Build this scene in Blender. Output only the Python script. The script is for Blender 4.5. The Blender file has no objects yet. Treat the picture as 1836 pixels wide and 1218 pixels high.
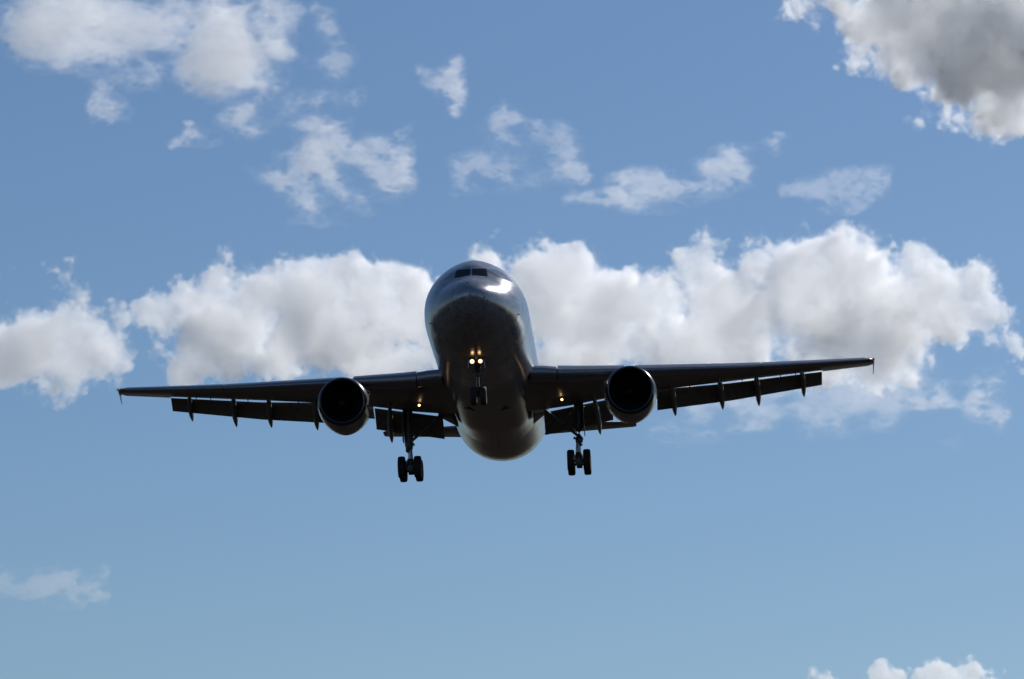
import bpy, bmesh, math, random
import numpy as np
from mathutils import Vector, Matrix

S = bpy.context.scene
C = S.collection
R = math.radians

# ------------------------------------------------------------------ camera
FPX = 7118.0                       # focal length in photo pixels (photo is 1836 wide)
ELEV = 11.5                        # the camera looks up at the approach path
EYE = Vector((0.0, 0.0, 1.7))
cd = bpy.data.cameras.new('camera')
cd.sensor_fit = 'HORIZONTAL'
cd.sensor_width = 36.0
cd.lens = 36.0 * FPX / 1836.0
cd.clip_start = 0.5
cd.clip_end = 200000.0
cam = bpy.data.objects.new('camera', cd)
C.objects.link(cam)
cam.location = EYE
cam.rotation_euler = (R(90.0 + ELEV), 0.0, 0.0)
S.camera = cam
CAMROT = cam.rotation_euler.to_matrix()
RIGHT = CAMROT @ Vector((1, 0, 0))
UP = CAMROT @ Vector((0, 1, 0))
FWD = CAMROT @ Vector((0, 0, -1))

# ------------------------------------------------------------------ sky, sun, exposure
SUN_EL, SUN_AZ = 38.0, 41.0        # degrees above the horizon, degrees right of the view direction
W = bpy.data.worlds.new('World')
S.world = W
W.use_nodes = True
wn = W.node_tree
sky = wn.nodes.new('ShaderNodeTexSky')
sky.sky_type = 'NISHITA'
sky.sun_disc = False
sky.sun_elevation = R(SUN_EL)
sky.sun_rotation = R(SUN_AZ)
sky.air_density = 1.1
sky.dust_density = 0.35
sky.ozone_density = 7.0
wn.links.new(sky.outputs[0], wn.nodes['Background'].inputs[0])
wn.nodes['Background'].inputs[1].default_value = 0.066
sd = bpy.data.lights.new('sun', 'SUN')
sd.energy = 4.0
sd.angle = R(0.53)
sd.color = (1.0, 0.965, 0.92)
sun = bpy.data.objects.new('sun', sd)
C.objects.link(sun)
sdir = Vector((math.sin(R(SUN_AZ)) * math.cos(R(SUN_EL)), math.cos(R(SUN_AZ)) * math.cos(R(SUN_EL)), math.sin(R(SUN_EL))))
sun.rotation_euler = sdir.to_track_quat('Z', 'Y').to_euler()
sun.location = sdir * 300
S.view_settings.view_transform = 'Standard'
S.view_settings.look = 'None'
S.view_settings.exposure = 0.1
S.view_settings.gamma = 1.0
cy = S.cycles
cy.use_denoising = True
cy.max_bounces = 36
cy.volume_bounces = 32
cy.diffuse_bounces = 3
cy.glossy_bounces = 4
cy.use_adaptive_sampling = True
cy.adaptive_threshold = 0.02
cy.transparent_max_bounces = 1024
cy.sample_clamp_indirect = 8.0


# ------------------------------------------------------------------ small helpers
def tag(o, label=None, cat=None, group=None, kind=None):
    if label: o['label'] = label
    if cat: o['category'] = cat
    if group: o['group'] = group
    if kind: o['kind'] = kind
    return o


def mesh_np(name, verts, quads, mats, mat_idx=None, smooth=True):
    me = bpy.data.meshes.new(name)
    nv, nq = len(verts), len(quads)
    me.vertices.add(nv)
    me.vertices.foreach_set('co', np.ascontiguousarray(verts, dtype=np.float32).ravel())
    me.loops.add(nq * 4)
    me.loops.foreach_set('vertex_index', np.ascontiguousarray(quads, dtype=np.int32).ravel())
    me.polygons.add(nq)
    me.polygons.foreach_set('loop_start', np.arange(0, nq * 4, 4, dtype=np.int32))
    me.polygons.foreach_set('loop_total', np.full(nq, 4, dtype=np.int32))
    if mat_idx is not None:
        me.polygons.foreach_set('material_index', np.ascontiguousarray(mat_idx, dtype=np.int32))
    if smooth:
        me.polygons.foreach_set('use_smooth', np.ones(nq, dtype=bool))
    for m in mats:
        me.materials.append(m)
    me.update(calc_edges=True)
    me.validate()
    return me


# ------------------------------------------------------------------ clouds: nested shells of fractal vapour
def bspline_matrix(n, step, lam, off):
    t = np.arange(n) * (step / lam) + off
    i = np.floor(t).astype(int)
    f = (t - i).astype(np.float32)
    L = int(i.max()) + 4
    M = np.zeros((n, L), np.float32)
    r = np.arange(n)
    M[r, i] = (1 - f) ** 3 / 6
    M[r, i + 1] = (3 * f ** 3 - 6 * f ** 2 + 4) / 6
    M[r, i + 2] = (-3 * f ** 3 + 3 * f ** 2 + 3 * f + 1) / 6
    M[r, i + 3] = f ** 3 / 6
    return M


def vnoise(rng, dims, steps, lam):
    lam = lam if isinstance(lam, tuple) else (lam, lam, lam)
    Ms = [bspline_matrix(n, s, l, rng.random()) for n, s, l in zip(dims, steps, lam)]
    lat = rng.standard_normal([M.shape[1] for M in Ms]).astype(np.float32)
    a = np.tensordot(Ms[0], lat, (1, 0))
    a = np.einsum('jb,ibc->ijc', Ms[1], a, optimize=True)
    a = a @ Ms[2].T
    return a * 2.7                     # roughly unit deviation


def surface_nets(F, level):
    """Closed quad surface of F > level, in grid units, faces outward."""
    g = F - level
    ins = g > 0
    nx, ny, nz = g.shape
    c = np.zeros((nx - 1, ny - 1, nz - 1), np.uint8)
    for dx in (0, 1):
        for dy in (0, 1):
            for dz in (0, 1):
                c += ins[dx:nx - 1 + dx, dy:ny - 1 + dy, dz:nz - 1 + dz]
    act = (c > 0) & (c < 8)
    idx = np.full(act.shape, -1, np.int64)
    cells = np.argwhere(act)
    idx[act] = np.arange(len(cells))
    P = np.zeros((len(cells), 3), np.float32)
    cnt = np.zeros(len(cells), np.float32)
    X, Y, Z = cells.T
    for axis in range(3):
        o = [0, 1, 2]
        o.remove(axis)
        for a in (0, 1):
            for b in (0, 1):
                s = [0, 0, 0]
                s[o[0]], s[o[1]] = a, b
                e = list(s)
                e[axis] = 1
                g0 = g[X + s[0], Y + s[1], Z + s[2]]
                g1 = g[X + e[0], Y + e[1], Z + e[2]]
                cr = (g0 > 0) != (g1 > 0)
                t = np.where(cr, g0 / np.where(cr, g0 - g1, 1), 0)
                for k in range(3):
                    P[:, k] += np.where(cr, s[k] + (t if k == axis else 0), 0)
                cnt += cr
    P = P / cnt[:, None] + cells
    quads = []
    for axis in range(3):
        o1, o2 = [(1, 2), (2, 0), (0, 1)][axis]
        sl0 = [slice(1, -1)] * 3
        sl1 = [slice(1, -1)] * 3
        sl0[axis] = slice(0, -1)
        sl1[axis] = slice(1, None)
        a, b = ins[tuple(sl0)], ins[tuple(sl1)]
        ed = np.argwhere(a != b)
        flip = ~a[tuple(ed.T)]
        base = ed.copy()
        for k in range(3):
            if k != axis:
                base[:, k] += 1
        q = []
        for d1, d2 in ((-1, -1), (0, -1), (0, 0), (-1, 0)):
            p = base.copy()
            p[:, o1] += d1
            p[:, o2] += d2
            q.append(idx[p[:, 0], p[:, 1], p[:, 2]])
        q = np.stack(q, 1)
        q[flip] = q[flip][:, ::-1]
        quads.append(q)
    return P, np.concatenate(quads)


def drop_scraps(P, q, least):
    """Leave out loose scraps of fewer than `least` faces."""
    lab = np.arange(len(P))
    while True:
        m = lab[q].min(1)
        new = lab.copy()
        for c in range(4):
            np.minimum.at(new, q[:, c], m)
        new = new[new]
        new = new[new]
        if (new == lab).all():
            break
        lab = new
    cnt = np.bincount(lab[q[:, 0]], minlength=len(P))
    q = q[cnt[lab[q[:, 0]]] >= least]
    used = np.zeros(len(P), bool)
    used[q] = True
    idx = np.cumsum(used) - 1
    return P[used], idx[q]


def vapour(name, sigma, g, skin=False):
    m = bpy.data.materials.new(name)
    m.use_nodes = True
    nt = m.node_tree
    nt.nodes.clear()
    out = nt.nodes.new('ShaderNodeOutputMaterial')
    v = nt.nodes.new('ShaderNodeVolumeScatter')
    v.inputs['Color'].default_value = (1, 1, 1, 1)
    v.inputs['Density'].default_value = sigma
    v.inputs['Anisotropy'].default_value = g
    nt.links.new(v.outputs[0], out.inputs['Volume'])
    if skin:                           # the outermost droplets also scatter a little as a film
        mx = nt.nodes.new('ShaderNodeMixShader')
        tr = nt.nodes.new('ShaderNodeBsdfTransparent')
        df = nt.nodes.new('ShaderNodeBsdfTranslucent')
        df.inputs['Color'].default_value = (0.9, 0.9, 0.9, 1)
        mx.inputs['Fac'].default_value = 0.006
        nt.links.new(tr.outputs[0], mx.inputs[1])
        nt.links.new(df.outputs[0], mx.inputs[2])
        nt.links.new(mx.outputs[0], out.inputs['Surface'])
    return m


def cloud_field(blobs, seed, style='cumulus', amp=22.0, k=10.0, cell=2.6, lam0=110.0, levels=(0, 5, 13), mfp=(70, 24, 9), g=0.55, aspect=0.8, bill=0.6, warp=10.0, rough=0.6, mscale=1.0, stretch=(1.0, 1.0, 1.0)):
    """blobs: (cx, cy, rx, ry[, turn degrees[, depth shift]]) in photo pixels."""
    rng = np.random.default_rng(seed)
    B = [tuple(b) + (0,) * (6 - len(b)) for b in blobs]
    mrg = amp * 1.5 + 10
    x0 = min(b[0] - max(b[2], b[3] if b[4] else 0) for b in B) - mrg
    x1 = max(b[0] + max(b[2], b[3] if b[4] else 0) for b in B) + mrg
    y0 = min(b[1] - max(b[3], b[2] if b[4] else 0) for b in B) - mrg
    y1 = max(b[1] + max(b[3], b[2] if b[4] else 0) for b in B) + mrg
    dz = [aspect * math.sqrt(min(b[2], b[3] * 1.6) * b[3]) for b in B]
    z0 = min(b[5] - d for b, d in zip(B, dz)) - mrg
    z1 = max(b[5] + d for b, d in zip(B, dz)) + mrg
    st = (cell, cell * 1.4, cell)
    cx, cyy = (x0 + x1) / 2, (y0 + y1) / 2
    n = (int((x1 - x0) / st[0]) + 2, int((z1 - z0) / st[1]) + 2, int((y1 - y0) / st[2]) + 2)
    U = (x0 - cx + np.arange(n[0]) * st[0]).astype(np.float32)[:, None, None]
    Dp = (z0 + np.arange(n[1]) * st[1]).astype(np.float32)[None, :, None]
    V = (cyy - y1 + np.arange(n[2]) * st[2]).astype(np.float32)[None, None, :]
    wu = U + warp * vnoise(rng, n, st, 70.0) + 0.45 * warp * vnoise(rng, n, st, 30.0)
    wd = Dp + warp * vnoise(rng, n, st, 70.0)
    wv = V + warp * vnoise(rng, n, st, 70.0) + 0.45 * warp * vnoise(rng, n, st, 30.0)
    acc = None
    for b, d in zip(B, dz):
        c, s = math.cos(R(b[4])), math.sin(R(b[4]))
        a0, a1 = wu - (b[0] - cx), wv - (cyy - b[1])
        p0, p1 = (a0 * c - a1 * s) / b[2], (a0 * s + a1 * c) / b[3]
        q = np.sqrt(p0 * p0 + p1 * p1 + ((wd - b[5]) / d) ** 2)
        f = (1 - q) * min(b[2], b[3])
        acc = f if acc is None else np.maximum(acc, f) + k * np.log1p(np.exp(-np.abs(acc - f) / k)) * 0.7
    F = acc
    lam, a = lam0, amp
    while lam > cell * 1.7:
        nz = vnoise(rng, n, st, tuple(lam * k_ for k_ in stretch))
        if style == 'cumulus':
            nz = bill * (np.abs(nz) * 1.66 - 1.25) + (1 - bill) * nz
        elif style == 'wisp':
            nz = bill * (1.2 - np.abs(nz) * 1.5) + (1 - bill) * nz
        F = F + a * nz * 0.6
        lam *= 0.53
        a *= 0.53 ** rough
    for ax in range(3):                # thin out towards the ends of the grid, and close the surface there
        d = np.minimum(np.arange(n[ax]), np.arange(n[ax])[::-1]) * st[ax]
        shp = [1, 1, 1]
        shp[ax] = n[ax]
        F = F - (np.clip(1 - d / 26.0, 0, 1) ** 1.5 * 40).astype(np.float32).reshape(shp)
        for e in (0, -1):
            sl = [slice(None)] * 3
            sl[ax] = e
            F[tuple(sl)] = np.minimum(F[tuple(sl)], -30)
    levels = [lv * amp / 26.0 for lv in levels]
    mfp = [m * mscale for m in mfp]
    return F, st, (U, Dp, V), (cx, cyy), levels, mfp, g


def cloud(label, blobs, D, seed, **opt):
    """One cloud D metres away, as nested closed shells of ever denser vapour."""
    F, st, (U, Dp, V), (cx, cyy), levels, mfp, g = cloud_field(blobs, seed, **opt)
    n = F.shape
    sc = D / FPX
    vs, qs, ms, off = [], [], [], 0
    for i, lv in enumerate(levels):
        P, q = surface_nets(F, lv)
        if len(q):
            P, q = drop_scraps(P, q, 500 if i == 0 else 60)
        if not len(q):
            continue
        P = P * np.array(st, np.float32) + np.array([U.flat[0], Dp.flat[0], V.flat[0]], np.float32)
        vs.append(P * sc)
        qs.append(q + off)
        ms.append(np.full(len(q), i))
        off += len(P)
    mats = [vapour('cloud_vapour', (1.0 / m) / sc, g, i == 0) for i, m in enumerate(mfp)]
    me = mesh_np('cloud', np.concatenate(vs), np.concatenate(qs), mats, np.concatenate(ms))
    o = bpy.data.objects.new('cloud', me)
    C.objects.link(o)
    pos = EYE + (FWD + RIGHT * ((cx - 918) / FPX) + UP * ((609 - cyy) / FPX)) * D
    M = Matrix((RIGHT, FWD, UP)).transposed().to_4x4()
    M.translation = pos
    o.matrix_world = M
    tag(o, label, 'cloud', 'clouds in the sky')
    return o



# ------------------------------------------------------------------ ground
def ground():
    m = bpy.data.materials.new('dry_grassland')
    m.use_nodes = True
    nt = m.node_tree
    bs = nt.nodes['Principled BSDF']
    bs.inputs['Roughness'].default_value = 1.0
    bs.inputs['Specular IOR Level'].default_value = 0.0
    tc = nt.nodes.new('ShaderNodeTexCoord')
    n1 = nt.nodes.new('ShaderNodeTexNoise')
    n1.inputs['Scale'].default_value = 0.01
    n1.inputs['Detail'].default_value = 12
    cr = nt.nodes.new('ShaderNodeValToRGB')
    cr.color_ramp.elements[0].position = 0.35
    cr.color_ramp.elements[0].color = (0.012, 0.0095, 0.008, 1)
    cr.color_ramp.elements[1].position = 0.68
    cr.color_ramp.elements[1].color = (0.032, 0.0255, 0.0215, 1)
    nt.links.new(tc.outputs['Object'], n1.inputs['Vector'])
    nt.links.new(n1.outputs['Fac'], cr.inputs['Fac'])
    nt.links.new(cr.outputs['Color'], bs.inputs['Base Color'])
    bm = bmesh.new()
    bmesh.ops.create_circle(bm, cap_ends=True, segments=96, radius=90000)
    me = bpy.data.meshes.new('ground')
    bm.to_mesh(me)
    me.materials.append(m)
    o = bpy.data.objects.new('ground', me)
    C.objects.link(o)
    tag(o, 'dry grass ground under the approach path', None, None, 'structure')


ground()

BANK = dict(style='cumulus', amp=19, lam0=50, cell=2.3, levels=(-11, -4, 3, 10), mfp=(330, 120, 55, 34), k=9, bill=0.5, rough=0.36, warp=8, aspect=0.45, g=0.55, mscale=1.3)
WISP = dict(style='wisp', amp=18, lam0=44, cell=1.7, levels=(-13, -6, 1, 8, 15), mfp=(800, 450, 240, 130, 70), k=9, bill=0.55, warp=10, rough=0.32, stretch=(1.5, 1.2, 0.9), aspect=0.55, g=0.55)
THIN = {**WISP, 'amp': 10, 'lam0': 30, 'cell': 1.5, 'warp': 6, 'mscale': 0.75}
cloud('long billowing white cloud bank with grey base stretching right from the airplane nose', [
    (880, 500, 40, 55), (905, 560, 60, 90), (985, 520, 85, 85), (1045, 495, 50, 62), (1110, 555, 100, 75), (1180, 560, 70, 70), (1235, 478, 42, 48), (1280, 500, 40, 50),
    (1310, 560, 90, 80), (1365, 480, 45, 48), (1430, 530, 90, 100), (1520, 500, 90, 92), (1560, 560, 130, 95), (1650, 530, 80, 85), (1700, 560, 70, 70),
    (1755, 575, 50, 40), (1800, 580, 28, 38), (1500, 635, 130, 50), (1250, 635, 160, 60), (1050, 635, 140, 60), (1600, 650, 70, 50)], 9000, 11, **BANK)
cloud('broad puffy white cloud with grey middle spreading left from the airplane nose', [
    (295, 565, 50, 52), (345, 540, 55, 55), (405, 505, 50, 50), (420, 590, 110, 70), (490, 520, 70, 65), (560, 530, 85, 75), (600, 600, 130, 65),
    (650, 530, 65, 65), (720, 555, 75, 70), (790, 580, 70, 75), (390, 640, 85, 42), (520, 645, 120, 40), (700, 645, 120, 45), (340, 650, 40, 34)], 9000, 12, **BANK)
cloud('soft white cloud with a curled plume on top, cut by the left edge', [
    (-30, 600, 80, 60), (50, 600, 75, 60), (130, 590, 60, 55), (182, 598, 36, 52), (130, 645, 65, 45), (118, 685, 24, 30), (80, 488, 30, 13, 15),
    (118, 505, 30, 16, -50), (138, 535, 24, 22), (30, 640, 60, 30)], 9200, 13, **{**BANK, 'mscale': 1.5})
cloud('thick cloud with dark grey heart in the top right corner', [
    (1500, 10, 40, 36), (1425, 14, 34, 20), (1455, 38, 20, 20), (1560, 40, 70, 60), (1640, 50, 100, 80), (1760, 60, 130, 120), (1530, 112, 34, 22), (1620, 110, 80, 42),
    (1720, 140, 80, 46), (1800, 200, 70, 56), (1790, 60, 150, 120), (1650, -60, 150, 90), (1655, 210, 18, 14), (1715, 212, 22, 18), (1690, 170, 40, 20)], 5200, 14,
    **{**BANK, 'aspect': 0.6, 'mscale': 1.05, 'rough': 0.44, 'k': 8})
cloud('large torn white cloud in the top left corner with a deep blue notch', [
    (50, 70, 50, 40, 30), (110, 30, 90, 70), (150, 75, 95, 40), (240, 40, 80, 50), (330, -10, 120, 34), (270, 80, 34, 14, -20), (400, 60, 60, 75), (415, 110, 66, 48), (425, 145, 36, 26), (480, 50, 36, 55), (500, 10, 26, 40), (250, 128, 40, 9, -15), (470, 165, 18, 10)],
    5600, 15, **{**WISP, 'amp': 20, 'lam0': 60, 'cell': 2.0, 'mscale': 0.90, 'levels': (-10, -4, 3, 10)})
cloud('broad tattered wisp that trails down to a point above the puffy grey middled cloud', [
    (425, 208, 26, 16, -20), (470, 198, 38, 13, -10), (520, 200, 34, 15, -25), (545, 232, 32, 28), (470, 238, 28, 14), (575, 258, 30, 28), (570, 300, 42, 26, 30), (620, 292, 48, 18, 25), (665, 280, 36, 12, 5),
    (708, 290, 22, 24), (690, 325, 40, 12, 15), (600, 330, 40, 16, 35), (555, 362, 16, 30, -15), (525, 310, 32, 16), (500, 262, 26, 16), (640, 262, 40, 14, -15)],
    6000, 16, **{**WISP, 'mscale': 1.46})
cloud('small bright square puff high above the airplane nose', [
    (772, 130, 26, 14), (795, 142, 30, 15), (812, 160, 18, 18), (820, 118, 8, 16, 25), (824, 185, 9, 20)], 6000, 17, **{**THIN, 'mscale': 0.94})
cloud('ragged ring shaped wisp above the airplane nose', [
    (900, 232, 20, 11), (922, 225, 22, 14), (915, 245, 12, 14), (895, 200, 8, 12), (870, 284, 44, 12, 5), (840, 315, 13, 28, 25), (925, 300, 38, 16, -15), (940, 328, 30, 22), (1000, 305, 48, 11, 10), (990, 322, 40, 10, -10), (985, 240, 24, 14), (1000, 270, 20, 16)],
    6200, 18, **{**WISP, 'amp': 13, 'lam0': 36, 'cell': 1.6, 'mscale': 1.89})
cloud('long slanting streak of cloud rising to the right above the cloud bank', [
    (1045, 359, 34, 7, 6), (1095, 350, 40, 13, 12), (1140, 335, 40, 17, 12), (1185, 326, 40, 17, 12), (1230, 318, 42, 20, 15), (1270, 295, 38, 20, 25), (1300, 285, 24, 26), (1312, 310, 14, 20), (1350, 268, 26, 8, -15), (1400, 258, 14, 9, -50)],
    6200, 19, **{**WISP, 'amp': 12, 'lam0': 34, 'mscale': 1.17})
cloud('faint arched wisp right of the slanting streak', [
    (1435, 350, 34, 10, 12), (1480, 342, 40, 11, 0), (1500, 323, 26, 8, -15), (1530, 345, 40, 12, -30), (1560, 350, 36, 11, -40)],
    6200, 20, **{**THIN, 'mscale': 2.11})
cloud('small puff alone below the top left cloud', [
    (180, 168, 12, 18), (190, 182, 20, 15), (185, 205, 12, 8), (215, 188, 14, 10)], 6000, 21, **{**THIN, 'amp': 14, 'lam0': 24, 'mscale': 1.38})
cloud('tiny faint curl left of the tattered wisp', [
    (338, 245, 20, 7), (335, 226, 9, 12), (312, 248, 12, 10), (385, 264, 18, 6)], 6000, 22, **{**THIN, 'amp': 8})
cloud('thin broken strand hanging down beside the top left cloud', [
    (575, 30, 10, 26, -12), (598, 80, 11, 36, -20), (615, 120, 14, 24, -15), (630, 172, 24, 13, -30), (530, 30, 14, 24), (600, 110, 30, 12)], 5800, 23,
    **{**THIN, 'mscale': 2.59})
cloud('pale ragged scraps of cloud hanging below the long billowing bank', [
    (1215, 765, 36, 10, 18), (1260, 745, 30, 14, 20), (1310, 725, 40, 22), (1350, 750, 30, 30), (1400, 695, 90, 26), (1440, 745, 50, 16, 15), (1530, 690, 70, 34), (1600, 675, 50, 34), (1570, 735, 22, 24), (1640, 675, 36, 14, -25), (1480, 720, 50, 20)],
    9400, 24, **{**WISP, 'mscale': 2.80})
cloud('torn wisp with a pointed tail beyond the raised wing tip', [
    (1650, 722, 40, 16, 15), (1695, 712, 34, 13), (1735, 730, 18, 32, 20), (1770, 768, 32, 10, -25), (1715, 758, 30, 10, 20), (1748, 700, 14, 16), (1780, 672, 18, 8, -30)], 9400, 25,
    **{**WISP, 'amp': 13, 'lam0': 36, 'cell': 1.6, 'mscale': 1.42})
cloud('thin low arc of cloud at the left edge below the airplane', [
    (-10, 1032, 30, 18), (28, 1020, 36, 11), (75, 1034, 44, 11, -12), (118, 1030, 18, 14, -40), (145, 1056, 28, 10, -40), (172, 1070, 24, 9, -15), (100, 1052, 50, 12)],
    11000, 26, **{**THIN, 'mscale': 1.89})
cloud('low white puffs rising from the bottom edge at the right', [
    (1660, 1208, 28, 22), (1700, 1212, 50, 22), (1748, 1202, 26, 26), (1720, 1245, 90, 32), (1490, 1222, 50, 14), (1572, 1196, 12, 12), (1610, 1212, 16, 12)], 11000, 27,
    **{**BANK, 'amp': 9, 'lam0': 30, 'cell': 1.7, 'warp': 6, 'mscale': 0.7})

# ------------------------------------------------------------------ materials of the airplane
def paint(name, col, metal=0.0, rough=0.4, var=0.12, scale=(1, 1, 1), nscale=2.0, bump=0.0, coat=0.0, detail=4, streak=None):
    m = bpy.data.materials.new(name)
    m.use_nodes = True
    nt = m.node_tree
    bs = nt.nodes['Principled BSDF']
    tc = nt.nodes.new('ShaderNodeTexCoord')
    mp = nt.nodes.new('ShaderNodeMapping')
    mp.inputs['Scale'].default_value = scale
    no = nt.nodes.new('ShaderNodeTexNoise')
    no.inputs['Scale'].default_value = nscale
    no.inputs['Detail'].default_value = detail
    nt.links.new(tc.outputs['Object'], mp.inputs['Vector'])
    nt.links.new(mp.outputs['Vector'], no.inputs['Vector'])
    cr = nt.nodes.new('ShaderNodeValToRGB')
    cr.color_ramp.elements[0].position = 0.3
    cr.color_ramp.elements[1].position = 0.7
    cr.color_ramp.elements[0].color = (*[c * (1 - var) for c in col], 1)
    cr.color_ramp.elements[1].color = (*[min(1, c * (1 + var)) for c in col], 1)
    nt.links.new(no.outputs['Fac'], cr.inputs['Fac'])
    nt.links.new(cr.outputs['Color'], bs.inputs['Base Color'])
    bs.inputs['Metallic'].default_value = metal
    mr = nt.nodes.new('ShaderNodeMapRange')
    mr.inputs['To Min'].default_value = rough * 0.8
    mr.inputs['To Max'].default_value = rough * 1.25
    nt.links.new(no.outputs['Fac'], mr.inputs['Value'])
    nt.links.new(mr.outputs['Result'], bs.inputs['Roughness'])
    bs.inputs['Coat Weight'].default_value = coat
    bs.inputs['Coat Roughness'].default_value = 0.06
    if bump:
        bp = nt.nodes.new('ShaderNodeBump')
        bp.inputs['Strength'].default_value = bump
        bp.inputs['Distance'].default_value = 0.02
        src = no
        if streak:                     # lengthwise waviness of riveted panels
            m2 = nt.nodes.new('ShaderNodeMapping')
            m2.inputs['Scale'].default_value = streak
            src = nt.nodes.new('ShaderNodeTexNoise')
            src.inputs['Scale'].default_value = 1.0
            src.inputs['Detail'].default_value = 3
            nt.links.new(tc.outputs['Object'], m2.inputs['Vector'])
            nt.links.new(m2.outputs['Vector'], src.inputs['Vector'])
        nt.links.new(src.outputs['Fac'], bp.inputs['Height'])
        nt.links.new(bp.outputs['Normal'], bs.inputs['Normal'])
    return m


def lamp_glass(name, col, core, rim, radius):
    """A lit lamp: the filament in the middle burns much brighter than the rim of the reflector."""
    m = bpy.data.materials.new(name)
    m.use_nodes = True
    nt = m.node_tree
    nt.nodes.clear()
    out = nt.nodes.new('ShaderNodeOutputMaterial')
    em = nt.nodes.new('ShaderNodeEmission')
    em.inputs['Color'].default_value = (*col, 1)
    tc = nt.nodes.new('ShaderNodeTexCoord')
    ln = nt.nodes.new('ShaderNodeVectorMath')
    ln.operation = 'LENGTH'
    nt.links.new(tc.outputs['Object'], ln.inputs[0])
    mr = nt.nodes.new('ShaderNodeMapRange')
    mr.interpolation_type = 'SMOOTHSTEP'
    mr.inputs['From Min'].default_value = radius * 0.35
    mr.inputs['From Max'].default_value = radius
    mr.inputs['To Min'].default_value = core
    mr.inputs['To Max'].default_value = rim
    nt.links.new(ln.outputs['Value'], mr.inputs['Value'])
    nt.links.new(mr.outputs['Result'], em.inputs['Strength'])
    nt.links.new(em.outputs[0], out.inputs['Surface'])
    return m


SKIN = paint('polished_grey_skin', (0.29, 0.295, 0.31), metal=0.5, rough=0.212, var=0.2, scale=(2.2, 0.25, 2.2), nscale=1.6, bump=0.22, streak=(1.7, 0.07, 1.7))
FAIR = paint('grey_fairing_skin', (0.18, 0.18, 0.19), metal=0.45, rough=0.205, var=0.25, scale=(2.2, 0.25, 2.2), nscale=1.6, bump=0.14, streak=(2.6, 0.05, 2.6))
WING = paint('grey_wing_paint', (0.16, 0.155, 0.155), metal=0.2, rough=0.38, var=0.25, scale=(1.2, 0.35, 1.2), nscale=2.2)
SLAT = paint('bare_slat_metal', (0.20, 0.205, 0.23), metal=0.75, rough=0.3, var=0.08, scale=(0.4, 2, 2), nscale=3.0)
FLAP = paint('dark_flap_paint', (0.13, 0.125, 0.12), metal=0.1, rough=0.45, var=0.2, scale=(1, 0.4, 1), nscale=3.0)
COWL = paint('grey_cowl_paint', (0.24, 0.24, 0.25), metal=0.45, rough=0.22, var=0.12, nscale=2.0, bump=0.05)
LIP = paint('polished_inlet_lip', (0.09, 0.09, 0.095), metal=1.0, rough=0.24, var=0.06, nscale=3.0)
DARK = paint('dark_inlet_liner', (0.02, 0.02, 0.021), metal=0.0, rough=0.6, var=0.2, nscale=6.0)
FANM = paint('dark_fan_metal', (0.03, 0.03, 0.033), metal=0.5, rough=0.4, var=0.2, nscale=6.0)
MARK = paint('white_spinner_mark', (0.75, 0.75, 0.75), rough=0.5, var=0.05)
HOT = paint('heat_stained_metal', (0.22, 0.19, 0.16), metal=0.9, rough=0.4, var=0.25, nscale=3.0)
GEAR = paint('grey_gear_paint', (0.11, 0.112, 0.115), metal=0.2, rough=0.4, var=0.25, nscale=5.0)
CHROME = paint('chromed_piston', (0.32, 0.32, 0.34), metal=1.0, rough=0.2, var=0.05)
TYRE = paint('black_rubber', (0.018, 0.018, 0.019), rough=0.75, var=0.3, nscale=8.0)
RIM = paint('grey_wheel_hub', (0.20, 0.20, 0.21), metal=0.4, rough=0.4, var=0.2, nscale=6.0)
SIDEGLASS = paint('tinted_side_glass', (0.26, 0.265, 0.285), metal=0.7, rough=0.12, var=0.1)
GLASS = paint('dark_cockpit_glass', (0.010, 0.011, 0.014), rough=0.06, var=0.1)
GLASS.node_tree.nodes['Principled BSDF'].inputs['Specular IOR Level'].default_value = 0.2
SEAM = paint('dark_seam_sealant', (0.05, 0.05, 0.05), rough=0.7, var=0.2)
LAMPW = lamp_glass('lit_landing_lamp', (1.0, 0.58, 0.24), 7.0, 1.0, 0.125)
LAMPS = lamp_glass('lit_small_lamp', (1.0, 0.66, 0.32), 9.0, 0.8, 0.09)
NAVG = lamp_glass('green_navigation_lamp', (0.2, 0.75, 0.6), 0.25, 0.08, 0.1)
NAVR = lamp_glass('red_navigation_lamp', (1.0, 0.10, 0.05), 0.3, 0.1, 0.1)


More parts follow.
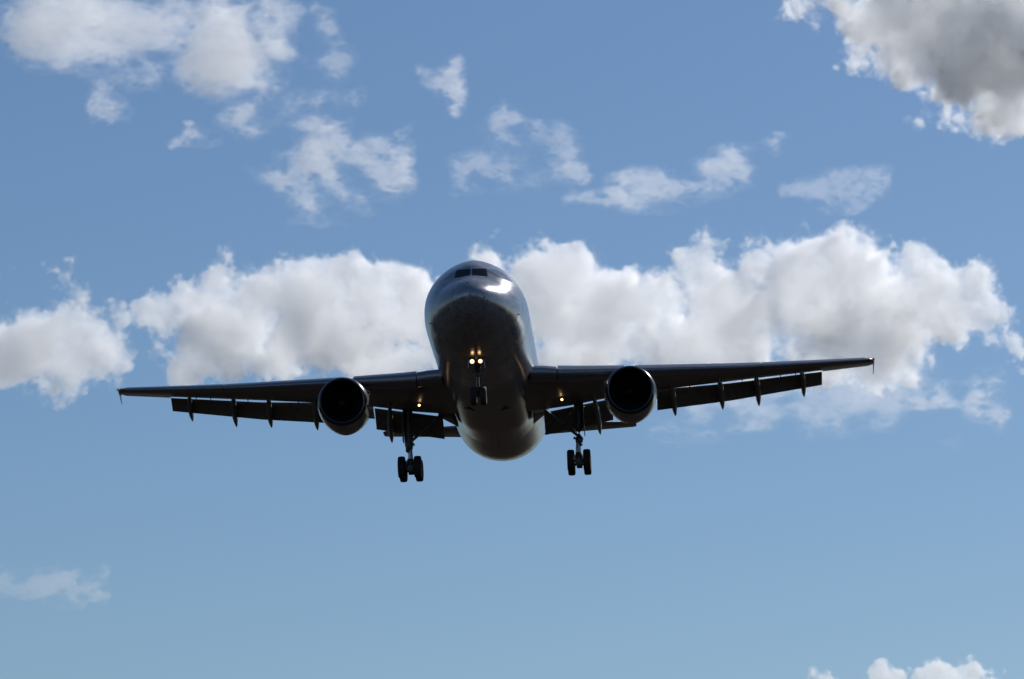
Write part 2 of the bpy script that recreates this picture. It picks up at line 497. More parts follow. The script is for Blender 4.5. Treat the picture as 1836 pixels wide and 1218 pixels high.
# ------------------------------------------------------------------ mesh helpers (local axes: x to the picture's right, y aft, z up; metres)
class MB:
    def __init__(self):
        self.v, self.f = [], []

    def add(self, V, F):
        o = len(self.v)
        self.v.extend([tuple(map(float, p)) for p in V])
        self.f.extend([tuple(i + o for i in f) for f in F])
        return self

    def loft(self, rings, cap0=True, cap1=True, closed=True):
        n = len(rings[0])
        V = [p for r in rings for p in r]
        F = []
        for i in range(len(rings) - 1):
            for j in range(n if closed else n - 1):
                k = (j + 1) % n
                F.append((i * n + j, i * n + k, (i + 1) * n + k, (i + 1) * n + j))
        if cap0: F.append(tuple(range(n))[::-1])
        if cap1: F.append(tuple((len(rings) - 1) * n + j for j in range(n)))
        return self.add(V, F)

    def path(self, pts, radii, n=14, squash=(1, 1), ref=(0, 0, 1), cap=True):
        pts = [Vector(p) for p in pts]
        rings = []
        for i, p in enumerate(pts):
            t = (pts[min(i + 1, len(pts) - 1)] - pts[max(i - 1, 0)]).normalized()
            a = t.cross(Vector(ref))
            if a.length < 1e-4: a = t.cross(Vector((1, 0, 0)))
            a.normalize()
            b = a.cross(t).normalized()
            r = radii[i] if isinstance(radii, (list, tuple)) else radii
            rings.append([p + a * (math.cos(2 * math.pi * j / n) * r * squash[0]) + b * (math.sin(2 * math.pi * j / n) * r * squash[1]) for j in range(n)])
        return self.loft(rings, cap, cap)

    def rev(self, prof, c=(0, 0, 0), axis='y', n=48, close=False, dz=None):
        """Revolve [(along, radius), ...] about an axis through c."""
        rings = []
        for i, (t, r) in enumerate(prof):
            ring = []
            for j in range(n):
                a = 2 * math.pi * j / n
                u, w = math.cos(a) * r, math.sin(a) * r
                q = dict(y=(u, t, w), x=(t, u, w), z=(u, w, t))[axis]
                ring.append((c[0] + q[0], c[1] + q[1], c[2] + q[2]))
            rings.append(ring)
        if close: rings.append(rings[0])
        return self.loft(rings, not close, not close)

    def box(self, c, s, rot=None):
        V = [Vector(((x - .5) * s[0], (y - .5) * s[1], (z - .5) * s[2])) for x in (0, 1) for y in (0, 1) for z in (0, 1)]
        if rot: V = [rot @ p for p in V]
        V = [p + Vector(c) for p in V]
        return self.add(V, [(0, 1, 3, 2), (4, 6, 7, 5), (0, 4, 5, 1), (2, 3, 7, 6), (0, 2, 6, 4), (1, 5, 7, 3)])

    def build(self, name, mat, parent, smooth=True, angle=35, origin=None, bevel=0.0, label=None):
        me = bpy.data.meshes.new(name)
        V = self.v
        if origin is not None:
            V = [(p[0] - origin[0], p[1] - origin[1], p[2] - origin[2]) for p in V]
        me.from_pydata(V, [], self.f)
        bm = bmesh.new()
        bm.from_mesh(me)
        bmesh.ops.remove_doubles(bm, verts=bm.verts, dist=1e-5)
        bmesh.ops.recalc_face_normals(bm, faces=bm.faces)
        if bevel:
            ed = [e for e in bm.edges if len(e.link_faces) == 2 and e.calc_face_angle(0) > R(40)]
            bmesh.ops.bevel(bm, geom=ed, offset=bevel, segments=2, affect='EDGES', clamp_overlap=True)
        for f in bm.faces: f.smooth = smooth
        if smooth:
            for e in bm.edges:
                if len(e.link_faces) == 2 and e.calc_face_angle(0) > R(angle): e.smooth = False
        bm.to_mesh(me)
        bm.free()
        me.materials.append(mat)
        o = bpy.data.objects.new(name, me)
        C.objects.link(o)
        o.parent = parent
        if origin is not None: o.location = origin
        if label: o['label'] = label
        return o


def node(name, parent, loc=(0, 0, 0)):
    o = bpy.data.objects.new(name, None)
    C.objects.link(o)
    o.parent = parent
    o.location = loc
    o.empty_display_size = 0.3
    return o


def pchip(xs, ys):
    xs, ys = np.array(xs, float), np.array(ys, float)
    h = np.diff(xs)
    d = np.diff(ys) / h
    m = np.zeros(len(xs))
    for i in range(1, len(xs) - 1):
        if d[i - 1] * d[i] > 0:
            w1, w2 = 2 * h[i] + h[i - 1], h[i] + 2 * h[i - 1]
            m[i] = (w1 + w2) / (w1 / d[i - 1] + w2 / d[i])
    m[0], m[-1] = d[0], d[-1]

    def f(x):
        x = min(max(x, xs[0]), xs[-1])
        i = min(int(np.searchsorted(xs, x, 'right')) - 1, len(h) - 1)
        t = (x - xs[i]) / h[i]
        return float(ys[i] * (1 + 2 * t) * (1 - t) ** 2 + m[i] * h[i] * t * (1 - t) ** 2 + ys[i + 1] * t * t * (3 - 2 * t) + m[i + 1] * h[i] * t * t * (t - 1))
    return f


# ------------------------------------------------------------------ the airplane
def pose():
    yaw, pit, rol = 0.04216461, 0.19678996, 0.04167056
    dist, tx, tz = 231.143827, -1.1712506, -2.2365859
    c_y, s_y, c_p, s_p, c_r, s_r = math.cos(yaw), math.sin(yaw), math.cos(pit), math.sin(pit), math.cos(rol), math.sin(rol)
    # in the order aft, right, up
    M = Matrix(((c_y, -s_y, 0), (s_y, c_y, 0), (0, 0, 1))) @ Matrix(((c_p, 0, s_p), (0, 1, 0), (-s_p, 0, c_p))) @ Matrix(((1, 0, 0), (0, c_r, -s_r), (0, s_r, c_r)))

    def to_world(p):
        q = M @ Vector((p[1] - 25.0, p[0], p[2]))
        return EYE + FWD * (dist + q[0]) + RIGHT * (q[1] + tx) + UP * (q[2] + tz)
    o = to_world((0, 0, 0))
    X, Y, Z = (to_world(e) - o for e in ((1, 0, 0), (0, 1, 0), (0, 0, 1)))
    W4 = Matrix((X, Y, Z)).transposed().to_4x4()
    W4.translation = o
    return W4


PLANE = bpy.data.objects.new('airplane', None)
C.objects.link(PLANE)
PLANE.matrix_world = pose()
tag(PLANE, 'twin engine grey jet airliner coming in to land with wheels and flaps down', 'airplane')

YS = [0, 0.05, 0.15, 0.35, 0.7, 1.1, 1.6, 2.1, 2.5, 2.95, 3.5, 4.2, 5.0, 6.0, 7.0, 8.2, 30, 36, 39, 43, 47, 51, 54]
ZT = pchip(YS, [-.25, -.02, .12, .31, .54, .75, .96, 1.16, 1.50, 1.88, 2.16, 2.41, 2.60, 2.74, 2.80, 2.82, 2.82, 2.82, 2.81, 2.76, 2.62, 2.35, 1.95])
ZB = pchip(YS, [-.25, -.54, -.78, -1.06, -1.36, -1.60, -1.83, -2.02, -2.14, -2.26, -2.38, -2.50, -2.60, -2.71, -2.78, -2.82, -2.82, -2.80, -2.55, -1.72, -.72, .40, 1.35])
HW = pchip(YS, [0, .28, .48, .74, 1.05, 1.33, 1.62, 1.86, 2.02, 2.19, 2.36, 2.52, 2.64, 2.74, 2.79, 2.82, 2.82, 2.82, 2.78, 2.35, 1.65, .90, .25])
ZM = pchip(YS, [-.25, -.26, -.28, -.30, -.32, -.33, -.32, -.30, -.27, -.23, -.18, -.10, -.05, -.02, 0, 0, 0, 0, .05, .35, .8, 1.3, 1.65])


PT = pchip([0, .6, 2.2, 3.4, 5.5, 8.2, 54], [1, 1.08, 1.28, 1.30, 1.12, 1, 1])   # how far the upper section narrows to a ridge


def ring(y, n=72):
    zt, zb, w, zm = ZT(y), ZB(y), HW(y), ZM(y)
    out = []
    for j in range(n):
        a = 2 * math.pi * j / n
        s = math.sin(a)
        c = math.cos(a)
        x = w * (math.copysign(abs(c) ** PT(y), c) if s > 0 else c)
        out.append((x, y, zm + (zt - zm if s > 0 else zm - zb) * s))
    return out


def skin_x(y, z):
    """Half width of the fuselage skin at station y and height z."""
    zt, zb, w, zm = ZT(y), ZB(y), HW(y), ZM(y)
    h = zt - zm if z > zm else zm - zb
    t = (z - zm) / max(h, 1e-6)
    return w * max(0.0, 1 - t * t) ** (.5 * PT(y) if z > zm else .5)


def skin_y(x, z):
    """Station at which the nose skin passes through (x, z)."""
    lo, hi = 0.0, 9.0
    for _ in range(48):
        m = (lo + hi) / 2
        inside = ZB(m) < z < ZT(m) and skin_x(m, z) > abs(x)
        if inside: hi = m
        else: lo = m
    return hi


def nose_normal(x, z):
    e = 0.02
    p = Vector((x, skin_y(x, z), z))
    a = Vector((x + e, skin_y(x + e, z), z)) - p
    b = Vector((x, skin_y(x, z + e), z + e)) - p
    n = a.cross(b).normalized()
    return p, (n if n.y < 0 else -n)


def build_fuselage():
    ys = [8.2 * (i / 60) ** 2 for i in range(61)] + list(np.linspace(9, 36, 28)) + list(np.linspace(36.6, 54, 30))
    F = MB().loft([ring(y) for y in ys], True, True).build('fuselage', SKIN, PLANE)

    def front_pane(cs, name):
        # corners (x, z) seen from the front: laid on the nose skin, 8 mm proud
        n = 10
        V, Fc = [], []
        for i in range(n + 1):
            for j in range(n + 1):
                u, v = i / n, j / n
                x = (cs[0][0] * (1 - u) + cs[1][0] * u) * (1 - v) + (cs[3][0] * (1 - u) + cs[2][0] * u) * v
                z = (cs[0][1] * (1 - u) + cs[1][1] * u) * (1 - v) + (cs[3][1] * (1 - u) + cs[2][1] * u) * v
                p, nn = nose_normal(x, z)
                V.append(p + nn * 0.008)
        for i in range(n):
            for j in range(n):
                a = i * (n + 1) + j
                Fc.append((a, a + n + 1, a + n + 2, a + 1))
        MB().add(V, Fc).build(name, GLASS, F)

    def side_pane(s, y0, y1, zb0, zb1, zt0, zt1):
        n = 8
        V, Fc = [], []
        for i in range(n + 1):
            for j in range(n + 1):
                u, v = i / n, j / n
                y = y0 + (y1 - y0) * u
                z = (zb0 + (zb1 - zb0) * u) * (1 - v) + (zt0 + (zt1 - zt0) * u) * v
                z = min(z, ZT(y) - 0.05)
                V.append((s * (skin_x(y, z) + 0.009), y, z + 0.004))
        for i in range(n):
            for j in range(n):
                a = i * (n + 1) + j
                Fc.append((a, a + n + 1, a + n + 2, a + 1))
        MB().add(V, Fc).build('cockpit_side_window', SIDEGLASS, F)
    front_pane([(-.90, 1.12), (-.045, 1.13), (-.045, 1.62), (-.80, 1.66)], 'windscreen')
    front_pane([(.045, 1.13), (.86, 1.14), (.78, 1.68), (.045, 1.62)], 'windscreen')
    for s in (-1, 1):
        side_pane(s, 2.75, 3.45, 1.16, 1.10, 1.60, 1.74)
        side_pane(s, 3.54, 4.2, 1.10, 1.16, 1.74, 1.68)
    # wiper, probes and drain masts that show as dark specks on the nose
    MB().path([(0.0, 1.93, 1.02), (0.0, 2.06, 1.12)], 0.016, 8).build('wiper', CHROME, F)
    for x, z in ((-.14, .45), (-.45, -.45), (.74, -.42), (-1.16, -.85), (1.5, -.82), (1.16, -1.15), (-.42, -1.62), (.88, -1.66), (.3, -1.72), (2.1, -1.75), (-2.3, -.95), (2.35, -.7)):
        p, nn = nose_normal(x, z)
        MB().path([p - nn * .03, p + nn * .05, p + nn * .09], [0.035, 0.03, 0.012], 10).build('probe', SEAM, F)
    for y, h in ((9.5, .32), (13.0, .28), (32.0, .35)):
        MB().box((0, y, -2.82 - h / 2), (.035, .3, h), Matrix.Rotation(R(-18), 3, 'X')).build('blade_antenna', SEAM, F, False)
    # joints between skin sections
    for y in (.55, 4.55, 7.6, 10.8, 14.0, 33.5, 37.0):
        a, b = ring(y - .009), ring(y + .009)
        cx = Vector((0, y, (ZT(y) + ZB(y)) / 2))

        def out(q, d): return tuple(Vector(q) + (Vector(q) - Vector((0, q[1], cx.z))).normalized() * d)
        MB().loft([[out(q, -.01) for q in a], [out(q, .003) for q in a], [out(q, .003) for q in b], [out(q, -.01) for q in b]], False, False).build('skin_joint', SEAM, F, False)
    # nose gear bay doors
    for s in (-1, 1):
        MB().box((s * .42, 5.95, -2.98), (.035, 1.5, .5), Matrix.Rotation(R(s * -8), 3, 'Y')).build('nose_gear_door', SKIN, F, False, bevel=.012)
    # tail
    def surf(rs, name, mat):
        return MB().loft(rs, True, True).build(name, mat, PLANE)
    for s in (-1, 1):
        rs = []
        for x, y0, c, z, t in ((.3, 45.6, 5.0, 1.02, .10), (2.0, 46.7, 4.3, 1.10, .10), (8.0, 50.4, 2.0, 1.62, .09), (8.2, 50.8, 1.5, 1.64, .06)):
            rs.append([(s * x, y0 + c * u, z + c * w) for u, w in foil(t)])
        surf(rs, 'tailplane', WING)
    rs = []
    for z, y0, c, t in ((2.2, 42.5, 7.6, .10), (3.4, 43.6, 6.9, .10), (8.3, 48.6, 3.3, .09), (8.45, 49.0, 2.6, .05)):
        rs.append([(c * w, y0 + c * u, z) for u, w in foil(t)])
    surf(rs, 'tail_fin', SKIN)
    # wing to body fairing under the belly, with two ram air inlets
    H = pchip([12.5, 14.5, 17, 19, 26, 29, 32], [0, .05, .14, .17, .17, .08, 0])

    def swell(phi, y): return 2.805 + H(y) * math.exp(-((abs(phi) - 33) / 19) ** 2) + H(y) * .25 * math.exp(-(phi / 30) ** 2)
    rs = []
    for y in np.linspace(12.5, 32, 40):
        r_ = []
        for j in range(57):
            phi = -98 + 196 * j / 56
            r = swell(phi, y)
            r_.append((r * math.sin(R(phi)), y, -r * math.cos(R(phi))))
        rs.append(r_)
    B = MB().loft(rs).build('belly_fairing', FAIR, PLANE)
    for x in (-1.15, .95):
        V = []
        for u, w in ((-.02, .0), (1.0, .30), (1.0, -.30)):
            phi = math.degrees(math.asin((x + w) / 2.93))
            V.append((x + w, 19.1 + u, -swell(phi, 19.1 + u) * math.cos(R(phi)) - .035))
        MB().add(V + [(v[0], v[1], v[2] + .06) for v in V], [(0, 1, 2), (5, 4, 3), (0, 3, 4, 1), (1, 4, 5, 2), (2, 5, 3, 0)]).build('air_inlet', DARK, B, False)
    return F


def foil(t, n=22, camber=0.012):
    """Closed aerofoil outline, unit chord, (along, up) from trailing edge over the top to the nose and back."""
    up, lo = [], []
    for i in range(n + 1):
        u = (1 - math.cos(math.pi * i / n)) / 2
        th = 5 * t * (.2969 * math.sqrt(u) - .126 * u - .3516 * u * u + .2843 * u ** 3 - .1015 * u ** 4)
        cm = camber * 4 * u * (1 - u)
        up.append((u, cm + th))
        lo.append((u, cm - th))
    return up[::-1] + lo[1:-1]


WLE = pchip([0, 3, 22.4], [15.87, 17.6, 28.8])
WTE = pchip([0, 3, 7.5, 10, 22.4], [26.9, 27.0, 27.3, 28.02, 31.6])
WZL = pchip([0, 3, 7.5, 10.7, 15, 19, 22.4], [-1.45, -1.25, -.80, -.47, -.02, .48, .93])
WZT = pchip([0, 3, 7.5, 10.7, 15, 19, 22.4], [-2.1, -1.95, -1.15, -.60, .05, .62, 1.08])
WTH = pchip([0, 3, 8, 22.4], [.135, .13, .115, .10])


def wing_pt(s, x, u, w):
    """Point on the wing at span x: u along the chord, w above the chord line in chords."""
    y0, y1, z0, z1 = WLE(x), WTE(x), WZL(x), WZT(x)
    c = y1 - y0
    return (s * x, y0 + c * u, z0 + (z1 - z0) * u + c * w)


def lower(t, u, camber=.012):
    th = 5 * t * (.2969 * math.sqrt(u) - .126 * u - .3516 * u * u + .2843 * u ** 3 - .1015 * u ** 4)
    return camber * 4 * u * (1 - u) - th


def build_wing(s):
    CUT = .775

    def sec(x, u0, u1, scale=1.0):
        t = WTH(x) * scale
        pts = []
        n = 18
        for i in range(n + 1):
            u = u0 + (u1 - u0) * (1 - math.cos(math.pi * i / n)) / 2
            pts.append(u)
        upper = [wing_pt(s, x, u, .024 * 2 * u * (1 - u) - lower(t, u) + .024 * u * (1 - u) * 2) for u in pts]
        low = [wing_pt(s, x, u, lower(t, u)) for u in pts]
        return upper[::-1] + low[1:]
    xs = [1.5, 3, 4.5, 6, 7.5, 9, 10.7, 13, 15, 17, 19, 20.5, 21.8, 22.2]
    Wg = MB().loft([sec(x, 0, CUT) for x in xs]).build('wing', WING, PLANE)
    # fixed trailing edge outboard of the flaps, and the drooped aileron behind the engine
    MB().loft([sec(x, CUT + .004, 1.0) for x in (19.45, 20.5, 21.8, 22.2)]).build('trailing_edge', WING, Wg)

    def panel(x0, x1, P0, P1, name, th=.10, n=8, mat=FLAP):
        # P = (y, z) of nose and (y, z) of tail at each end; a slim aerofoil between
        rs = []
        for k in range(n + 1):
            f = k / n
            x = x0 + (x1 - x0) * f
            a = [P0[0][i] + (P1[0][i] - P0[0][i]) * f for i in (0, 1)]
            b = [P0[1][i] + (P1[1][i] - P0[1][i]) * f for i in (0, 1)]
            dy, dz = b[0] - a[0], b[1] - a[1]
            rs.append([(s * x, a[0] + dy * u - dz * w, a[1] + dz * u + dy * w) for u, w in foil(th, 12, .03)])
        return MB().loft(rs).build(name, mat, Wg)
    # flaps: (y, z) of nose and tail inboard and outboard
    mid = 13.85
    f0n, f0t = (26.95, -.72), (28.05, -1.76)
    f1n, f1t = (30.1, .55), (30.85, -.12)

    def at(f, a, b): return tuple(a[i] + (b[i] - a[i]) * f for i in (0, 1))
    def bow(f, p): return (p[0], p[1] - .10 * 4 * f * (1 - f))
    X0, X1 = 9.55, 19.4
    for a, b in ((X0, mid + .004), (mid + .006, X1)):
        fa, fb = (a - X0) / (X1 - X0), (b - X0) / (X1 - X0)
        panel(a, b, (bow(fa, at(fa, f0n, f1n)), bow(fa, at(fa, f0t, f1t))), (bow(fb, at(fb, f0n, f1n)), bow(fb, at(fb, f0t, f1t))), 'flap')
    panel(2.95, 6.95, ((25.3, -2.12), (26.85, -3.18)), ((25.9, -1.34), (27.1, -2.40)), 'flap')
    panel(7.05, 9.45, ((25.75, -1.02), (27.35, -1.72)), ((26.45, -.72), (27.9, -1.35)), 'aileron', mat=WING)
    # slats along the leading edge, run out forward and down
    for a, b in ((4.0, 7.72), (8.38, 15.64), (15.69, 21.9)):
        rs = []
        for k in range(9):
            x = a + (b - a) * k / 8
            t = WTH(x) * 1.25
            c = WTE(x) - WLE(x)
            pr = []
            for i in range(9):
                u = .15 * (1 - i / 8) ** 1.6
                pr.append((u, -lower(t, u) * .9 + .01))
            for i in range(1, 7):
                u = .085 * (i / 6) ** 1.6
                pr.append((u, lower(t, u) * .9))
            inner = [(u * .8 + .035, w * .62 + .004) for u, w in pr[1:-1]][::-1]
            pr = pr + inner
            rr = []
            ang = R(18)
            for u, w in pr:
                u2 = u * math.cos(ang) - w * math.sin(ang)
                w2 = w * math.cos(ang) - u * math.sin(ang) * -1.0
                u2, w2 = u * math.cos(ang) - w * math.sin(ang), u * math.sin(ang) * .55 + w * math.cos(ang)
                rr.append(wing_pt(s, x, u2 - .045, w2 - .022))
            rs.append(rr)
        MB().loft(rs).build('slat', SLAT, Wg)
    # wing root fillet beside the fuselage
    rs = []
    for x, dz in ((2.5, .05), (3.3, .05), (3.95, .0)):
        t = WTH(x) * 1.12
        rs.append([tuple(Vector(wing_pt(s, x, u * .20 - .045, (w * .165 - .004))) + Vector((0, 0, dz))) for u, w in foil(.55, 10, 0.0)])
    MB().loft(rs).build('root_fillet', SLAT, Wg)
    # root fairing tapering aft behind the trailing edge
    V = [(s * a, y, z) for a, y, z in ((3.25, 25.3, -1.75), (2.3, 25.2, -1.7), (2.25, 28.9, -1.75), (3.2, 25.3, -2.12), (2.4, 25.2, -2.2), (2.2, 29.0, -2.15))]
    MB().add(V, [(0, 1, 2), (5, 4, 3), (0, 3, 4, 1), (1, 4, 5, 2), (2, 5, 3, 0)]).build('rear_fillet', WING, Wg, False, bevel=.04)
    # flap track fairings
    tips = ((18.35, 32.15, -.56), (15.62, 31.35, -1.16), (13.45, 30.6, -1.42), (10.62, 29.6, -1.86), (6.15, 28.5, -3.0))
    for i, (x, yt, zt) in enumerate(tips):
        p0 = Vector(wing_pt(s, x - .28, .47, lower(WTH(x), .47) + .01))
        p1 = Vector(wing_pt(s, x - .14, .76, lower(WTH(x), .76) - .05))
        if i == 4: p1.z -= .15
        tip = Vector((s * (x + .0), yt, zt))
        k = Vector((s * (x - .1), p1.y + .45, p1.z - .22))
        big = 1.0 if i else .9
        pts = [p0, p0.lerp(p1, .35), p0.lerp(p1, .7), p1, k, k.lerp(tip, .3), k.lerp(tip, .6), k.lerp(tip, .85), tip]
        rad = [.02, .12, .19, .23, .25, .25, .20, .11, .012]
        MB().path(pts, [r * big for r in rad], 14, (.72, 1.2), (0, 0, 1)).build('flap_track_fairing', FLAP, Wg)
        # hinge arm between fairing and flap
        MB().path([p1 + Vector((0, -.1, .12)), k + Vector((-s * .0, .15, .15))], .05, 8).build('flap_hinge', GEAR, Wg)
    # wing tip: cap, navigation light and small fence
    rs = []
    for x, sc, dy in ((22.2, 1.0, 0), (22.33, .9, .05), (22.44, .7, .15), (22.5, .4, .3)):
        t = WTH(22.2)
        rs.append([wing_pt(s, min(x, 22.4), .5 + (u - .5) * sc + .03 * dy, w * sc) if x <= 22.4 else tuple(Vector(wing_pt(s, 22.4, .5 + (u - .5) * sc, w * sc)) + Vector((s * (x - 22.4), 0, 0))) for u, w in foil(t, 14)])
    MB().loft(rs).build('wing_tip', WING, Wg)
    c0 = Vector(wing_pt(s, 22.4, .0, 0))
    o = (c0.x + s * .02, c0.y + .16, c0.z + .03)
    MB().rev([(-.10, 0.0), (-.08, .04), (-.02, .065), (.10, .07)], o, 'y', 16).build('navigation_light', NAVG if s < 0 else NAVR, Wg, origin=o)
    tb = Vector(wing_pt(s, 22.4, .75, 0))
    th = .03
    V = []
    for dx in (-th / 2, th / 2):
        for y, z in ((-1.5, .05), (-.35, .30), (.35, .22), (.15, -.05), (.50, -.52), (.28, -.52), (-.45, -.2)):
            V.append((tb.x + s * .1 + dx, tb.y + y, tb.z + z))
    n = 7
    MB().add(V, [tuple(range(n))[::-1], tuple(range(n, 2 * n))] + [(i, (i + 1) % n, n + (i + 1) % n, n + i) for i in range(n)]).build('tip_fence', SLAT, Wg, False)
    # thin drain and static rods under the trailing edge
    for x in (11.5, 14.6, 16.9, 17.8):
        p = Vector(wing_pt(s, x, .76, lower(WTH(x), .76)))
        MB().path([p, p + Vector((0, .25, -.12))], [.03, .015], 6).build('drain_mast', SEAM, Wg)
    # landing light hanging under the wing root
    ly = 22.0
    u = (ly - WLE(4.1)) / (WTE(4.1) - WLE(4.1))
    zl = wing_pt(s, 4.1, u, lower(WTH(4.1), u))[2]
    o = (s * 4.1, ly - .1, min(zl - .16, -2.0))
    H = MB().rev([(.20, .03), (.16, .09), (.03, .12), (-.03, .13), (-.035, .11)], o, 'y', 20).build('landing_light', GEAR, Wg, origin=o)
    MB().path([(o[0], o[1] + .1, o[2]), (o[0], o[1] + .16, zl + .05)], .035, 8).build('light_mount', GEAR, Wg)
    lens((o[0], o[1] - .04, o[2]), .065, LAMPW, Wg)
    return Wg


def lens(o, r, mat, parent, name='lamp_lens'):
    L = MB().rev([(-.045, 0.0), (-.04, r * .4), (-.025, r * .8), (0, r)], o, 'y', 24).build(name, mat, parent, origin=o)
    return L


def build_engine(s):
    c = (s * 8.06, 16.0, -2.68)
    E = node('engine', PLANE, c)

    def P(mb): return mb
    o = (0, 0, 0)
    # cowl: outer skin from behind the lip to the fan nozzle, inside liner
    out = [(.22, 1.385), (.5, 1.43), (1.0, 1.475), (1.6, 1.49), (2.3, 1.46), (3.0, 1.36), (3.6, 1.22), (3.62, 1.17), (3.0, 1.2)]
    cow = MB().rev(out, o, 'y', 72)
    cow.f = [f for f in cow.f if len(f) == 4]
    # the bulge of the gearbox under the cowl
    cow.v = [(x, y, z - (.10 * math.exp(-((y - 2.2) / .8) ** 2) * max(0, -z / 1.45) ** 6)) for x, y, z in cow.v]
    cow.build('cowl', COWL, E)
    lip = MB().rev([(.225, 1.386), (.12, 1.35), (.04, 1.30), (0, 1.245), (.02, 1.19), (.10, 1.145), (.22, 1.115), (.4, 1.10)], o, 'y', 72)
    lip.f = [f for f in lip.f if len(f) == 4]
    lip.build('intake_lip', LIP, E)
    lin = MB().rev([(.4, 1.10), (.7, 1.10), (1.1, 1.13), (1.5, 1.165)], o, 'y', 64)
    lin.f = [f for f in lin.f if len(f) == 4]
    lin.build('intake_liner', DARK, E)
    # fan: twisted blades on a hub in front of a dark disc
    fan = MB()
    nb = 38
    for b in range(nb):
        a0 = 2 * math.pi * b / nb
        V = []
        for i in range(6):
            r = .36 + (1.15 - .36) * i / 5
            tw = R(25 + 38 * i / 5)
            ch = .10 + .05 * i / 5
            for side in (-1, 1):
                da = side * ch * math.sin(tw) / r
                V.append((r * math.cos(a0 + da), 1.3 + side * ch * math.cos(tw), r * math.sin(a0 + da)))
        fan.add(V, [(2 * i, 2 * i + 1, 2 * i + 3, 2 * i + 2) for i in range(5)])
    fan.rev([(1.5, 0.001), (1.5, 1.165)], o, 'y', 48)
    fan.build('fan', FANM, E)
    sp = MB().rev([(.72, 0.0), (.76, .07), (.9, .19), (1.1, .30), (1.3, .38)], o, 'y', 32)
    spin = sp.build('spinner', FANM, E)
    # swirl painted on the spinner
    V, Fc = [], []
    for i in range(13):
        f = i / 12
        a = R(100 if s < 0 else 250) + f * 2.0
        y = .80 + .22 * f
        for e in (-1, 1):
            yy = y + e * (.02 + .03 * f * (1 - f) * 3)
            r = float(np.interp(yy, [.72, .76, .9, 1.1, 1.3], [0, .07, .19, .30, .38])) + .008
            V.append((r * math.cos(a), yy, r * math.sin(a)))
        if i: Fc.append((2 * i - 2, 2 * i - 1, 2 * i + 1, 2 * i))
    MB().add(V, Fc).build('spinner_swirl', FANM if s > 0 else GEAR, E)
    core = MB().rev([(2.9, .86), (3.5, .92), (4.2, .80), (5.0, .58), (5.05, .50), (4.6, .50)], o, 'y', 40)
    core.build('core_cowl', HOT, E)
    MB().rev([(4.5, .36), (5.2, .30), (5.9, .06), (5.95, 0.0)], o, 'y', 28).build('exhaust_plug', HOT, E)
    # strakes and the pylon up to the wing
    MB().box((-s * 1.33, 1.5, .72), (.04, 1.1, .3), Matrix.Rotation(R(s * 60), 3, 'Y')).build('nacelle_strake', COWL, E, False)
    rs = []
    for y, zt, zb, w in ((.9, 1.42, 1.2, .03), (1.6, 1.62, 1.2, .17), (3.2, 1.75, 1.0, .24), (4.6, 1.78, .55, .25), (6.6, 1.25, .35, .22), (8.6, 1.05, .7, .05)):
        n = 12
        rs.append([(w * math.copysign(abs(math.cos(a)) ** .7, math.cos(a)), y, (zt + zb) / 2 + (zt - zb) / 2 * math.sin(a)) for a in [2 * math.pi * j / n for j in range(n)]])
    MB().loft(rs).build('pylon', COWL, E)


def wheel(c, r, w, parent):
    t = w / 2
    prof = [(-t * .62, r * .56), (-t * .9, r * .66), (-t, r * .80), (-t * .93, r * .91), (-t * .72, r * .975), (-t * .35, r * .998), (-t * .33, r * .985), (-t * .27, r * .985), (-t * .25, r), (t * .25, r), (t * .27, r * .985), (t * .33, r * .985), (t * .35, r * .998), (t * .72, r * .975), (t * .93, r * .91), (t, r * .80), (t * .9, r * .66), (t * .62, r * .56)]
    T = MB().rev(prof, c, 'x', 40).build('tyre', TYRE, parent)
    MB().rev([(-t * .70, 0.0), (-t * .72, r * .2), (-t * .45, r * .28), (-t * .55, r * .5), (-t * .70, r * .57), (t * .70, r * .57), (t * .55, r * .5), (t * .45, r * .28), (t * .72, r * .2), (t * .70, 0.0)], c, 'x', 28).build('wheel_hub', RIM, parent)
    return T


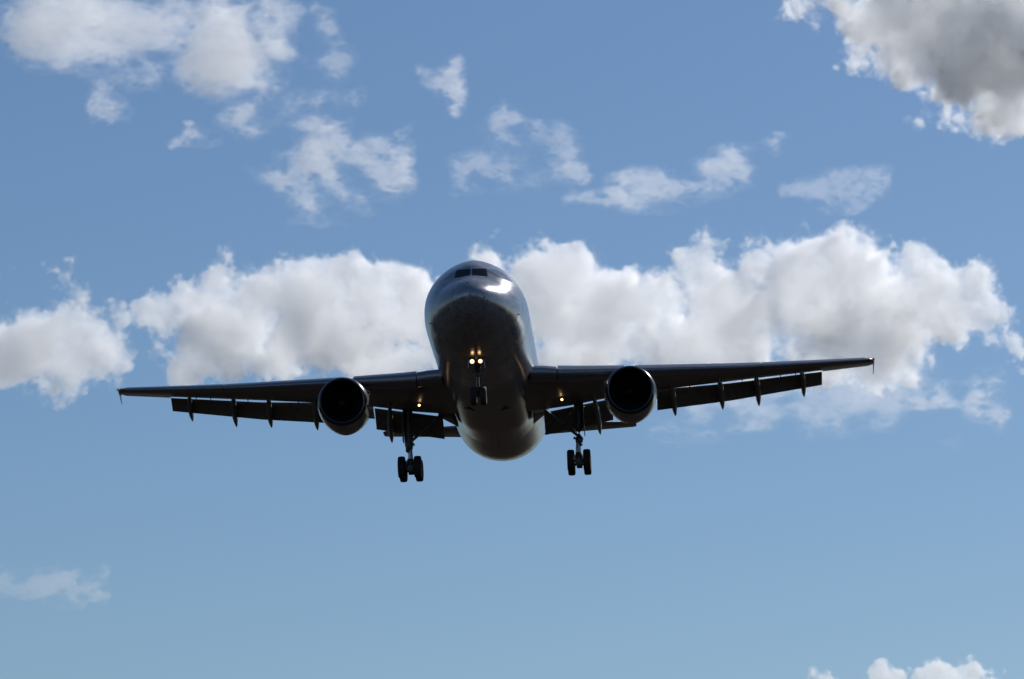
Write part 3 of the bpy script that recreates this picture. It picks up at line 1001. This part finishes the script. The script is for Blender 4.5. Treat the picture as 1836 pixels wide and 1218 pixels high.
def build_main_gear(s):
    gx, gy, gz = s * 4.9, 25.2, -5.15
    G = node('main_landing_gear', PLANE)
    sx = s * 4.95
    MB().path([(sx, gy, -1.3), (sx, gy, -3.1), (sx, gy, -3.75), (sx - s * .02, gy, -4.0)], [.25, .26, .25, .19], 20).build('strut', GEAR, G)
    MB().path([(sx, gy, -3.95), (sx, gy, -4.03), (gx, gy, -4.07)], [.215, .22, .2], 20).build('gland_collar', SEAM, G)
    MB().path([(gx, gy, -4.0), (gx, gy, -4.95)], [.135, .135], 18).build('piston', CHROME, G)
    MB().path([(gx, gy, -4.55), (gx, gy, -4.75), (gx, gy, -5.0), (gx, gy, -5.3)], [.17, .25, .27, .2], 18).build('bogie_pivot', GEAR, G)
    MB().path([(gx, gy - .85, gz), (gx, gy - .3, gz + .02), (gx, gy + .3, gz + .02), (gx, gy + .85, gz)], [.11, .17, .17, .11], 14).build('bogie_beam', GEAR, G)
    for dy in (-.70, .70):
        MB().path([(gx - .42, gy + dy, gz), (gx + .42, gy + dy, gz)], .085, 12).build('axle', GEAR, G)
        MB().box((gx, gy + dy, gz - .12), (.34, .22, .2)).build('brake_rod', GEAR, G, False, bevel=.03)
        for dx in (-.465, .465):
            wheel((gx + dx, gy + dy, gz), .64, .43, G)
    # torque links behind the piston
    MB().path([(gx, gy + .2, -3.95), (gx, gy + .62, -4.45)], [.07, .05], 10).build('torque_link', GEAR, G)
    MB().path([(gx, gy + .62, -4.45), (gx, gy + .2, -4.95)], [.05, .07], 10).build('torque_link', GEAR, G)
    # folding side brace to the wing root, drag strut and the strut door
    kx = s * 4.0
    MB().path([(sx - s * .1, gy, -3.55), (kx, gy + .02, -2.85)], [.085, .075], 12).build('side_brace', GEAR, G)
    MB().path([(kx, gy + .02, -2.85), (s * 3.0, gy + .05, -1.95)], [.075, .085], 12).build('side_brace', GEAR, G)
    MB().path([(kx, gy + .02, -2.85), (s * 4.6, gy, -2.2)], [.04, .04], 10).build('lock_stay', GEAR, G)
    MB().box((sx - s * .28, gy - .1, -3.72), (.09, .1, .16), Matrix.Rotation(R(s * 30), 3, 'Y')).build('brace_lug', GEAR, G, False)
    MB().box((sx + s * .30, gy + .05, -2.45), (.05, .95, 2.2), Matrix.Rotation(R(s * -1.5), 3, 'Y')).build('strut_door', WING, G, False, bevel=.015)
    MB().path([(sx + s * .1, gy - .2, -1.6), (sx + s * .36, gy - .2, -1.95)], .03, 8).build('door_link', GEAR, G)
    MB().path([(sx - s * .17, gy - .22, -1.5), (sx - s * .14, gy - .24, -3.6), (gx - s * .16, gy - .25, -4.6)], .022, 8).build('hydraulic_hose', SEAM, G)


def build_nose_gear():
    G = node('nose_landing_gear', PLANE)
    y, zc = 6.6, -4.47
    MB().path([(0, 6.05, -2.6), (0, 6.3, -3.35), (0, 6.34, -3.5)], [.15, .15, .12], 18).build('strut', GEAR, G)
    MB().path([(0, 6.32, -3.45), (0, 6.6, -4.5)], .085, 16).build('piston', CHROME, G)
    MB().path([(-.4, y, zc), (.4, y, zc)], .07, 12).build('axle', GEAR, G)
    MB().path([(0, 6.36, -3.38), (0, 6.95, -3.75)], [.06, .04], 10).build('torque_link', GEAR, G)
    MB().path([(0, 6.95, -3.75), (0, 6.66, -4.25)], [.04, .06], 10).build('torque_link', GEAR, G)
    MB().box((0, 6.22, -3.22), (.62, .16, .12)).build('steering_actuator', GEAR, G, False, bevel=.03)
    MB().box((.22, 6.15, -3.36), (.52, .05, .07)).build('tow_fitting', GEAR, G, False, bevel=.02)
    MB().path([(0, 6.2, -3.3), (-.0, 5.0, -2.6)], [.07, .06], 12).build('drag_brace', GEAR, G)
    for dx in (-.275, .255):
        wheel((dx, y, zc), .50, .34, G)
    MB().box((0, 5.28, -2.86), (.56, .06, .07)).build('lamp_bracket', GEAR, G, False, bevel=.015)
    for dx, r in ((-.225, .13), (.21, .115)):
        o = (dx, 5.2, -2.86)
        MB().rev([(.20, .03), (.15, r * .7), (.02, r * 1.05), (-.03, r * 1.1), (-.035, r * .95)], o, 'y', 20).build('taxi_light', GEAR, G, origin=o)
        lens((dx, 5.16, -2.86), r * .95, LAMPW, G)


build_fuselage()
for side in (-1, 1):
    build_wing(side)
    build_engine(side)
    build_main_gear(side)
build_nose_gear()
